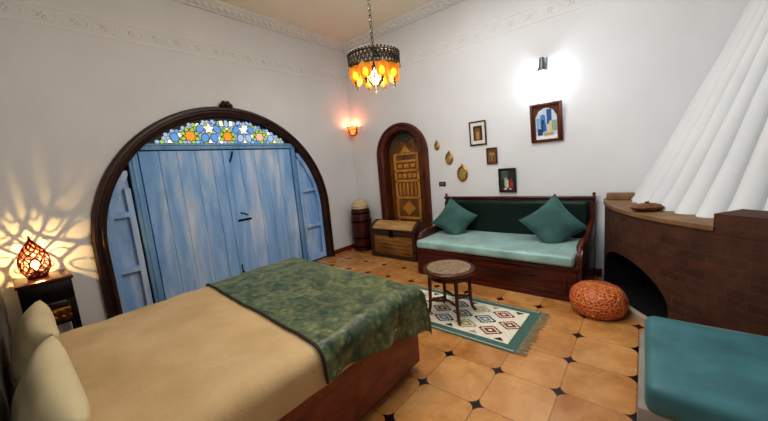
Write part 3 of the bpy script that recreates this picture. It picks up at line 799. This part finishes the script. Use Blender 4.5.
bmesh.ops.remove_doubles(bm, verts=bm.verts[:], dist=1e-5)
obj('ledge', bm, 'ledge', fp, W, .8)
bm = BM(); box(bm, 3.735, 4.02, -.12, -.004, ZT+.022, ZT+.085, .006); obj('ledge_step', bm, 'ledge', fp, W)
bm = BM(); ac_ = math.radians(53); n = 24
uvl = bm.loops.layers.uv.verify()
ro, r_i, z0, z1 = FR+.002, FR-.25, ZT-.03, .945
for k in range(n):
    a, b = ac_+(PI/2-ac_)*k/n, ac_+(PI/2-ac_)*(k+1)/n
    quv([cyl(a, ro, z0), cyl(b, ro, z0), cyl(b, ro, z1), cyl(a, ro, z1)], [(a*FR, z0), (b*FR, z0), (b*FR, z1), (a*FR, z1)])
    quv([cyl(a, ro, z1), cyl(b, ro, z1), cyl(b, r_i, z1), cyl(a, r_i, z1)], [(a*FR, 0), (b*FR, 0), (b*FR, .25), (a*FR, .25)])
    quv([cyl(a, r_i, z0), cyl(b, r_i, z0), cyl(b, r_i, z1), cyl(a, r_i, z1)], [(a*FR, z0), (b*FR, z0), (b*FR, z1), (a*FR, z1)])
quv([cyl(ac_, ro, z0), cyl(ac_, r_i, z0), cyl(ac_, r_i, z1), cyl(ac_, ro, z1)], [(0, z0), (.25, z0), (.25, z1), (0, z1)])
bmesh.ops.remove_doubles(bm, verts=bm.verts[:], dist=1e-5)
obj('parapet', bm, 'brick', fp, W, .8)
bm = BM()
def hood(u, v):
    a = PI/2*u; z = ZT+.02+(H-.01-ZT-.02)*v
    r = 1.36-(z-.867)*.415+.05*math.exp(-(z-.867)*3)
    nf = 13; ph = (u*nf) % 1; lobe = abs(math.sin(PI*ph))**.6
    r *= 1+.058*(lobe-.6)+.006*noise.noise(Vector((a*6, z*3, 0)))
    return cyl(a, r, z)
grid(bm, 13*14, 40, hood); obj('fluted_hood', bm, 'hood', fp, W, 1.2, recalc=False)
bm = BM(); wallq(FR+.04, 0, .05, .2); ringq(FR+.04, FR-.01, .05, .2); bmesh.ops.remove_doubles(bm, verts=bm.verts[:], dist=1e-5); obj('hearth_kerb', bm, 'curb', fp, W, .8)
# shallow woven dish on the ledge
di = thing('dish', 'small brown lidded dish on the fireplace ledge', 'dish', cyl(math.radians(31), 1.53, ZT+.022), .6)
bm = BM(); lathe(bm, [(0, 0), (.06, 0), (.085, .015), (.098, .035), (.09, .036), (.07, .018), (0, .012)], seg=28, sx=1.25, sy=.8); obj('bowl', bm, 'basket', di, None, .8)
bm = BM(); lathe(bm, [(.094, .033), (.08, .05), (.045, .062), (.012, .066), (.014, .076), (0, .08)], seg=28, sx=1.25, sy=.8); obj('lid', bm, 'basket', di, None, .8)

# ------------------------------------------------------------------ green bench in the foreground
be = thing('bench', 'broad teal velvet bench at lower right in front of the fireplace', 'bench', (4.72, -2.12, 0))
bx0, bx1, by0, by1 = 4.055-4.72, 5.34-4.72, -2.52+2.12, -1.775+2.12
bm = BM(); box(bm, bx0+.03, bx1, by0+.03, by1-.02, .0, .26, .01); obj('bench_base', bm, 'mahog', be)
bm = BM(); box(bm, bx0-.022, bx1, by0+.015, by1-.0, .02, .285, .012); obj('skirt', bm, 'benchcloth', be)
bm = BM(); softbox(bm, bx0, bx1, by0, by1, .26, .41, .045, seed=9, amp=.008, sag=.008); cu = obj('seat_cushion', bm, 'velvet_bench', be)
bm = BM(); tube(bm, [(bx0+.006, by0+.04, .275), (bx0+.006, by1-.04, .275)], .006, 6); tube(bm, [(bx0+.05, by1-.008, .395), (bx1-.04, by1-.008, .395)], .005, 6); obj('piping', bm, 'benchcloth', cu)

# ------------------------------------------------------------------ things on the back wall
def frame_rect(bm, w, h, t, d, mi=0):
    """upright frame in local XZ, front at y=-d"""
    for xa, xb, za, zb_ in ((-w, -w+t, -h, h), (w-t, w, -h, h), (-w+t, w-t, h-t, h), (-w+t, w-t, -h, -h+t)): box(bm, xa, xb, -d, 0, za, zb_, min(.003, t/4), mi)
def picture(label, x, z, w, h, t, fm, tilt, art, rz=0, mat=None, d=.018):
    o = thing('framed_picture', label, 'picture', (x, -.004-math.sin(tilt)*2*h, z-h), rz); o.rotation_euler = (tilt, rz, 0)
    o.rotation_euler = (-tilt*0, rz, 0); o.location = (x, -.006, z)
    root = o; piv = Matrix.Translation((0, 0, -h)) @ Matrix.Rotation(tilt, 4, 'X') @ Matrix.Translation((0, 0, h))
    bm = BM(); frame_rect(bm, w, h, t, d); 
    for v in bm.verts: v.co = piv @ v.co
    obj('frame', bm, fm, root)
    bm = BM(); mats = []
    def poly(pts, hexa, k):
        m = simple('print ink', hexa, .6, 0, .12, 30); mats.append(m)
        face(bm, [piv @ Vector((a, -d*.4-.0006*k, b)) for a, b in pts], len(mats)-1)
    poly([(-w+t*.8, -h+t*.8), (w-t*.8, -h+t*.8), (w-t*.8, h-t*.8), (-w+t*.8, h-t*.8)], art[0], 0)
    for k, (hx, pts) in enumerate(art[1:]): poly([(a*(w-t), b*(h-t)) for a, b in pts], hx, k+1)
    obj('print', bm, mats, root, None, .3, recalc=False)
    return root
R_ = lambda a, b, c, d: [(a, b), (c, b), (c, d), (a, d)]
def archp(x0, x1, z0, z1, n=10):
    r = (x1-x0)/2; c = (x0+x1)/2
    return [(x0, z0), (x1, z0)]+[(c+r*math.cos(PI*k/n), z1+r*.8*math.sin(PI*k/n)) for k in range(n+1)]
p1 = picture('dark framed picture with white mount, topmost of the small pictures', 2.335, 1.735, .113, .155, .016, 'black', .06,
    ['d8d4cc', ('3a2a1c', R_(-.62, -.68, .62, .68)), ('7a5230', archp(-.4, .35, -.6, .2)), ('b08248', archp(-.2, .2, -.6, 0)), ('2a1c12', R_(.38, -.6, .56, .6))])
p2 = picture('tiny brown framed picture between the two larger small pictures', 2.51, 1.425, .07, .105, .016, 'doorframe', .05,
    ['6a4a28', ('a98a54', archp(-.6, -.05, -.8, .3)), ('a98a54', archp(.05, .6, -.8, .3)), ('3a2a18', R_(-.45, -.8, -.2, .1)), ('3a2a18', R_(.2, -.8, .45, .1))])
p3 = picture('dark framed picture of robed figures just above the sofa back', 2.70, 1.105, .106, .15, .014, 'black', .06,
    ['2b2f2c', ('4d5a52', R_(-.8, .1, .1, .9)), ('8a9a90', archp(-.45, .0, -.6, .1)), ('8c2f2a', archp(.25, .6, -.6, .0)), ('a33a30', R_(.35, -.7, .75, -.2)), ('c9c2b0', archp(-.3, .15, -.75, -.1)), ('5a2a24', R_(-.9, -.95, .9, -.72)), ('d8d2c4', R_(-.5, -.9, -.1, -.75)), ('d8d2c4', R_(.2, -.9, .5, -.78))], d=.03)
p4 = picture('large carved wood framed picture of a blue street under the wall light', 3.16, 1.75, .165, .215, .03, 'doorframe', .15,
    ['c9d6e6', ('5a2c1c', [(-1, -1), (-.82, -1), (-.82, .35), (-.55, .72), (-.2, .86), (0, .88), (0, 1), (-1, 1)]), ('5a2c1c', [(1, -1), (1, 1), (0, 1), (0, .88), (.2, .86), (.55, .72), (.82, .35), (.82, -1)]),
     ('eef2f6', R_(-.82, -1, .82, -.78)), ('2f5f9e', R_(.05, -.1, .42, .78)), ('4a86c4', archp(-.45, -.05, -.3, .35)), ('1f3f70', archp(-.38, -.15, -.55, .1)), ('7fb0dc', R_(-.75, -.5, -.5, .3)), ('2a4a78', R_(-.68, -.75, -.3, -.35)), ('d8c8a0', archp(.2, .6, -.6, -.05)), ('8fae9a', R_(.42, -.5, .78, .1)), ('c0a878', R_(-.2, -.78, .5, -.6)), ('3c6ea8', R_(-.25, -.5, .0, -.1))], d=.03)
bm = BM(); tube(bm, [(-.12, -.02, .2), (0, -.03, .26), (.12, -.02, .2)], .002, 5); obj('hanging_cord', bm, 'iron', p4)

for x, z, rx, rz_, lab in ((1.71, 1.635, .036, .05, 'smallest of three oval brass ornaments, nearest the carved door'), (1.895, 1.44, .05, .072, 'middle-sized of the three oval brass ornaments'), (2.085, 1.215, .065, .092, 'largest of three oval brass ornaments, nearest the sofa')):
    o = thing('oval_ornament', lab, 'wall ornament', (x, 0, z), 0, 'oval ornaments on the back wall')
    bm = BM(); n = 28; tube(bm, [(rx*math.cos(2*PI*k/n), -.012, rz_*math.sin(2*PI*k/n)) for k in range(n)], .011*rx/.05, 8, True)
    for k in range(16):
        a = 2*PI*k/16; lathe(bm, [(0, -1), (.8, -.4), (.8, .4), (0, 1)], (rx*1.1*math.cos(a), -.012, rz_*1.1*math.sin(a)), 6, mat=Matrix.Scale(.009*rx/.05, 3))
    tube(bm, [(-.012, -.01, rz_*1.05), (-.014, -.012, rz_*1.3), (0, -.012, rz_*1.5), (.014, -.012, rz_*1.3), (.012, -.01, rz_*1.05)], .005, 6)
    obj('rim', bm, 'brass', o)
    bm = BM(); lathe(bm, [(0, .0), (1, .0), (.95, .006), (.55, .012), (.5, .008), (0, .016)], (0, 0, 0), 28, mat=Matrix.Diagonal((rx, 1, rz_)) @ Matrix.Rotation(PI/2, 3, 'X')); obj('plate', bm, simple('old gilt', 'a8966a', .5, .35, .5, 60), o)
sw = thing('light_switch', 'small dark switch plate beside the carved door', 'light switch', (1.76, 0, 1.08))
bm = BM(); box(bm, -.055, .055, -.01, 0, -.033, .033, .004); obj('plate', bm, 'chestdark', sw)
for x in (-.018, .018):
    bm = BM(); box(bm, x-.014, x+.014, -.015, -.008, -.016, .016, .003); obj('rocker', bm, simple('grey rocker', '6f6a62', .5), sw)

# wall light above the big picture
WY = -.13
wl = thing('wall_light', 'silver wall light glowing white above the large framed picture', 'wall light', (3.14, 0, 2.3))
bm = BM(); box(bm, -.03, .03, -.015, 0, .0, .16, .006); tube(bm, [(0, -.01, .1), (0, -.06, .115), (0, WY, .1)], .01, 8); obj('bracket', bm, 'silver', wl)
bm = BM(); lathe(bm, [(0, .14), (.02, .138), (.026, .125), (.03, .05), (.05, .0), (.047, .0), (.027, .05), (.024, .115), (0, .118)], (0, WY, 0), 20); obj('metal_cap', bm, 'silver', wl, None, .8)
wg = bpy.data.materials.new('white lamp glass'); wg.use_nodes = True; nt = wg.node_tree; nt.nodes.remove(nt.nodes['Principled BSDF'])
em = nt.nodes.new('ShaderNodeEmission'); em.inputs[0].default_value = lin('eef4ff'); em.inputs[1].default_value = 3; tr = nt.nodes.new('ShaderNodeBsdfTransparent'); mx = nt.nodes.new('ShaderNodeMixShader'); mx.inputs[0].default_value = .35
nt.links.new(tr.outputs[0], mx.inputs[1]); nt.links.new(em.outputs[0], mx.inputs[2]); nt.links.new(mx.outputs[0], nt.nodes['Material Output'].inputs[0])
bm = BM(); lathe(bm, [(.029, .01), (.036, -.04), (.046, -.12), (.05, -.17), (.046, -.17)], (0, WY, 0), 20); obj('glass_shade', bm, wg, wl, None, 1)
# pierced corner lantern
cl_ = thing('wall_sconce', 'small pierced copper sconce glowing orange in the corner', 'wall light', (.13, 0, 2.07))
bm = BM(); prof = [(.045, -.09), (.055, -.05), (.07, 0), (.085, .05)]
for k in range(14):
    a = 2*PI*k/14
    for s in (-1, 1): tube(bm, [(r*math.cos(a+s*.25*j), -.095+r*math.sin(a+s*.25*j), z) for j, (r, z) in enumerate(prof)], .004, 5)
for r, z in (prof[0], prof[2], prof[3]): tube(bm, [(r*math.cos(2*PI*k/24), -.095+r*math.sin(2*PI*k/24), z) for k in range(24)], .005, 6, True)
for k in range(10):
    a = 2*PI*k/10; tube(bm, [(.085*math.cos(a), -.095+.085*math.sin(a), .05), (.095*math.cos(a), -.095+.095*math.sin(a), .075)], [.009, .002], 5)
obj('pierced_cup', bm, copper, cl_)
bm = BM(); lathe(bm, [(0, -.085), (.04, -.08), (.062, .0), (.074, .045), (.068, .045), (.056, 0), (.036, -.07), (0, -.075)], (0, -.095, 0), 20); obj('amber_liner', bm, glow('orange liner', 'ff8a3c', 3.2), cl_)
bm = BM(); box(bm, -.02, .02, -.02, 0, -.06, .03, .004); tube(bm, [(0, -.01, -.03), (0, -.05, -.06), (0, -.06, -.05)], .007, 6); obj('bracket', bm, copper, cl_)

# ------------------------------------------------------------------ chandelier
cxh, cyh, czh = 2.5, -2.24, 2.12
cd = thing('chandelier', 'round pierced metal chandelier with amber glass cups on a chain', 'chandelier', (cxh, cyh, czh))
Rc = .185
bm = BM(); n = 84
for z in (.0, .08): tube(bm, [(Rc*math.cos(2*PI*k/48), Rc*math.sin(2*PI*k/48), z) for k in range(48)], .006, 6, True)
for k in range(40):
    a = 2*PI*k/40
    for s in (-1, 1): tube(bm, [(Rc*math.cos(a+s*.16*j/6), Rc*math.sin(a+s*.16*j/6), 0+.08*j/6) for j in range(7)], .0034, 4)
    tube(bm, [(Rc*math.cos(a+.028*math.cos(t)), Rc*math.sin(a+.028*math.cos(t)), .04+.022*math.sin(t)) for t in [2*PI*q/10 for q in range(10)]], .0035, 4, True)
for k in range(44):
    a = 2*PI*k/44; lathe(bm, [(0, -.01), (.007, -.003), (.007, .003), (0, .01)], (Rc*math.cos(a), Rc*math.sin(a), .093), 6)
obj('pierced_band', bm, 'pewter', cd)
amber = NT('amber glass'); f = amber.noise(22, 3)
amber.set(Base_Color=amber.ramp(f, [(.3, lin('c87a10')), (.7, lin('f0b848'))]), Roughness=.3, Emission_Color=lin('e09a20'), Emission_Strength=.2, Transmission_Weight=.75)
for k in range(8):
    a = 2*PI*k/8+.25; c = (Rc*.8*math.cos(a), Rc*.8*math.sin(a), 0)
    bm = BM(); lathe(bm, [(.0, -.1), (.022, -.097), (.036, -.08), (.043, -.04), (.045, .004), (.042, .004), (.04, -.04), (.032, -.075), (0, -.092)], c, 16); cup = obj('glass_cup', bm, amber.m, cd, None, 1)
    bm = BM(); lathe(bm, [(0, -.135), (.005, -.128), (.008, -.12), (.004, -.112), (.01, -.104), (.014, -.097), (0, -.095)], c, 10); obj('drop_finial', bm, 'pewter', cup)
    bm = BM(); lathe(bm, [(0, -.082), (.014, -.074), (.018, -.055), (.008, -.03), (0, -.028)], c, 12); obj('bulb', bm, glow('small warm bulb', 'ffdf90', 14), cup)
for k in range(4):
    a = PI/2*k+.3; bm = BM(); tube(bm, [(Rc*math.cos(a), Rc*math.sin(a), .075), (Rc*.5*math.cos(a), Rc*.5*math.sin(a), .115), (0, 0, .14)], .005, 6); obj('arm', bm, 'pewter', cd)
bm = BM(); lathe(bm, [(0, -.1), (.02, -.09), (.038, -.06), (.042, -.035), (.03, .0), (.015, .02), (0, .02)], (0, 0, -.02), 20); obj('centre_globe', bm, glow('white globe', 'fff2d8', 4), cd)
bm = BM()
for k in range(10):
    a = 2*PI*k/10
    for s in (-1, 1): tube(bm, [(r*math.cos(a+s*j*.16), r*math.sin(a+s*j*.16), z) for j, (r, z) in enumerate(((.02, .0), (.045, -.03), (.056, -.06), (.048, -.09), (.022, -.122)))], .0035, 4)
lathe(bm, [(.022, -.12), (.012, -.135), (.004, -.15), (.011, -.158), (.004, -.168), (0, -.185)], (0, 0, 0), 10); tube(bm, [(0, 0, 0), (0, 0, .15)], .006, 6)
obj('centre_cage', bm, 'pewter', cd)
bm = BM(); z = .135; k = 0
while czh+z < H-.05:
    pts = []
    for j in range(12):
        t = 2*PI*j/12; u, w_ = .0095*math.cos(t), .024*math.sin(t); pts.append((u, 0, z+.02+w_) if k % 2 else (0, u, z+.02+w_))
    tube(bm, pts, .0032, 5, True); z += .038; k += 1
obj('chain', bm, 'pewter', cd)
bm = BM(); lathe(bm, [(0, H-czh-.06), (.012, H-czh-.06), (.02, H-czh-.03), (.05, H-czh-.012), (.055, H-czh-.001), (0, H-czh-.001)], seg=20); obj('ceiling_rose', bm, 'pewter', cd, None, .8)

# ------------------------------------------------------------------ lights
def light(name, typ, loc, energy, col, size=.05, rot=None, **kw):
    d = bpy.data.lights.new(name, typ); d.energy = energy; d.color = col[:3]
    if typ == 'AREA': d.shape = 'RECTANGLE'; d.size, d.size_y = size
    elif typ != 'SUN': d.shadow_soft_size = size
    for k, v in kw.items(): setattr(d, k, v)
    o = bpy.data.objects.new(name, d); C.objects.link(o); o.location = loc
    if rot: o.rotation_euler = rot
    return o
light('lamp_glow', 'POINT', (lx, ly, lz+.165), 8.5, (1, .62, .2), .004)
light('sconce_glow', 'POINT', (.13, -.1, 2.13), 2.2, (1, .42, .2), .03)
light('chandelier_glow', 'POINT', (cxh, cyh, czh-.22), 17, (1, .66, .36), .09)
light('ceiling_wash_fill', 'POINT', (cxh, cyh, czh+.6), 22, (1, .9, .76), .09)  # added lamp without a fixture, brightens the ceiling above the chandelier
light('wall_light_glow', 'POINT', (3.14, WY, 2.225), 7, (.86, .93, 1), .02)
light('room_fill', 'AREA', (2.9, -4.0, 3.1), 20, (.87, .94, 1), (1.8, 1.0), (math.radians(52), 0, math.radians(-8)), spread=math.radians(125))
light('ceiling_fill', 'AREA', (3.0, -1.8, 3.44), 33, (.93, .96, 1), (1.5, 1.3), (0, 0, 0))
wd = bpy.data.worlds.new('world'); sc.world = wd; wd.use_nodes = True
wd.node_tree.nodes['Background'].inputs[0].default_value = (.5, .55, .6, 1); wd.node_tree.nodes['Background'].inputs[1].default_value = .05

# ------------------------------------------------------------------ camera (solved from the floor tile lattice)
yaw, pit, rol, fpx = -.696610841, -.140173957, -.0861161205, 313.83
cy_, sy_ = math.cos(yaw), math.sin(yaw)
f = Vector((sy_*math.cos(pit), cy_*math.cos(pit), math.sin(pit))); r0 = Vector((cy_, -sy_, 0)); u0 = r0.cross(f)
r = r0*math.cos(rol)+u0*math.sin(rol); u = -r0*math.sin(rol)+u0*math.cos(rol)
cam = bpy.data.cameras.new('camera'); co = bpy.data.objects.new('camera', cam); C.objects.link(co)
m = Matrix((r, u, -f)).transposed().to_4x4(); m.translation = (4.03, -4.10, 1.413); co.matrix_world = m
cam.sensor_fit = 'HORIZONTAL'; cam.sensor_width = 36; cam.lens = 36*fpx/768; cam.clip_start = .02
sc.camera = co
sc.view_settings.view_transform = 'Standard'; sc.view_settings.look = 'Medium High Contrast'; sc.view_settings.exposure = 0; sc.view_settings.gamma = 1
sc.cycles.use_denoising = True; sc.cycles.max_bounces = 8; sc.cycles.sample_clamp_indirect = 6
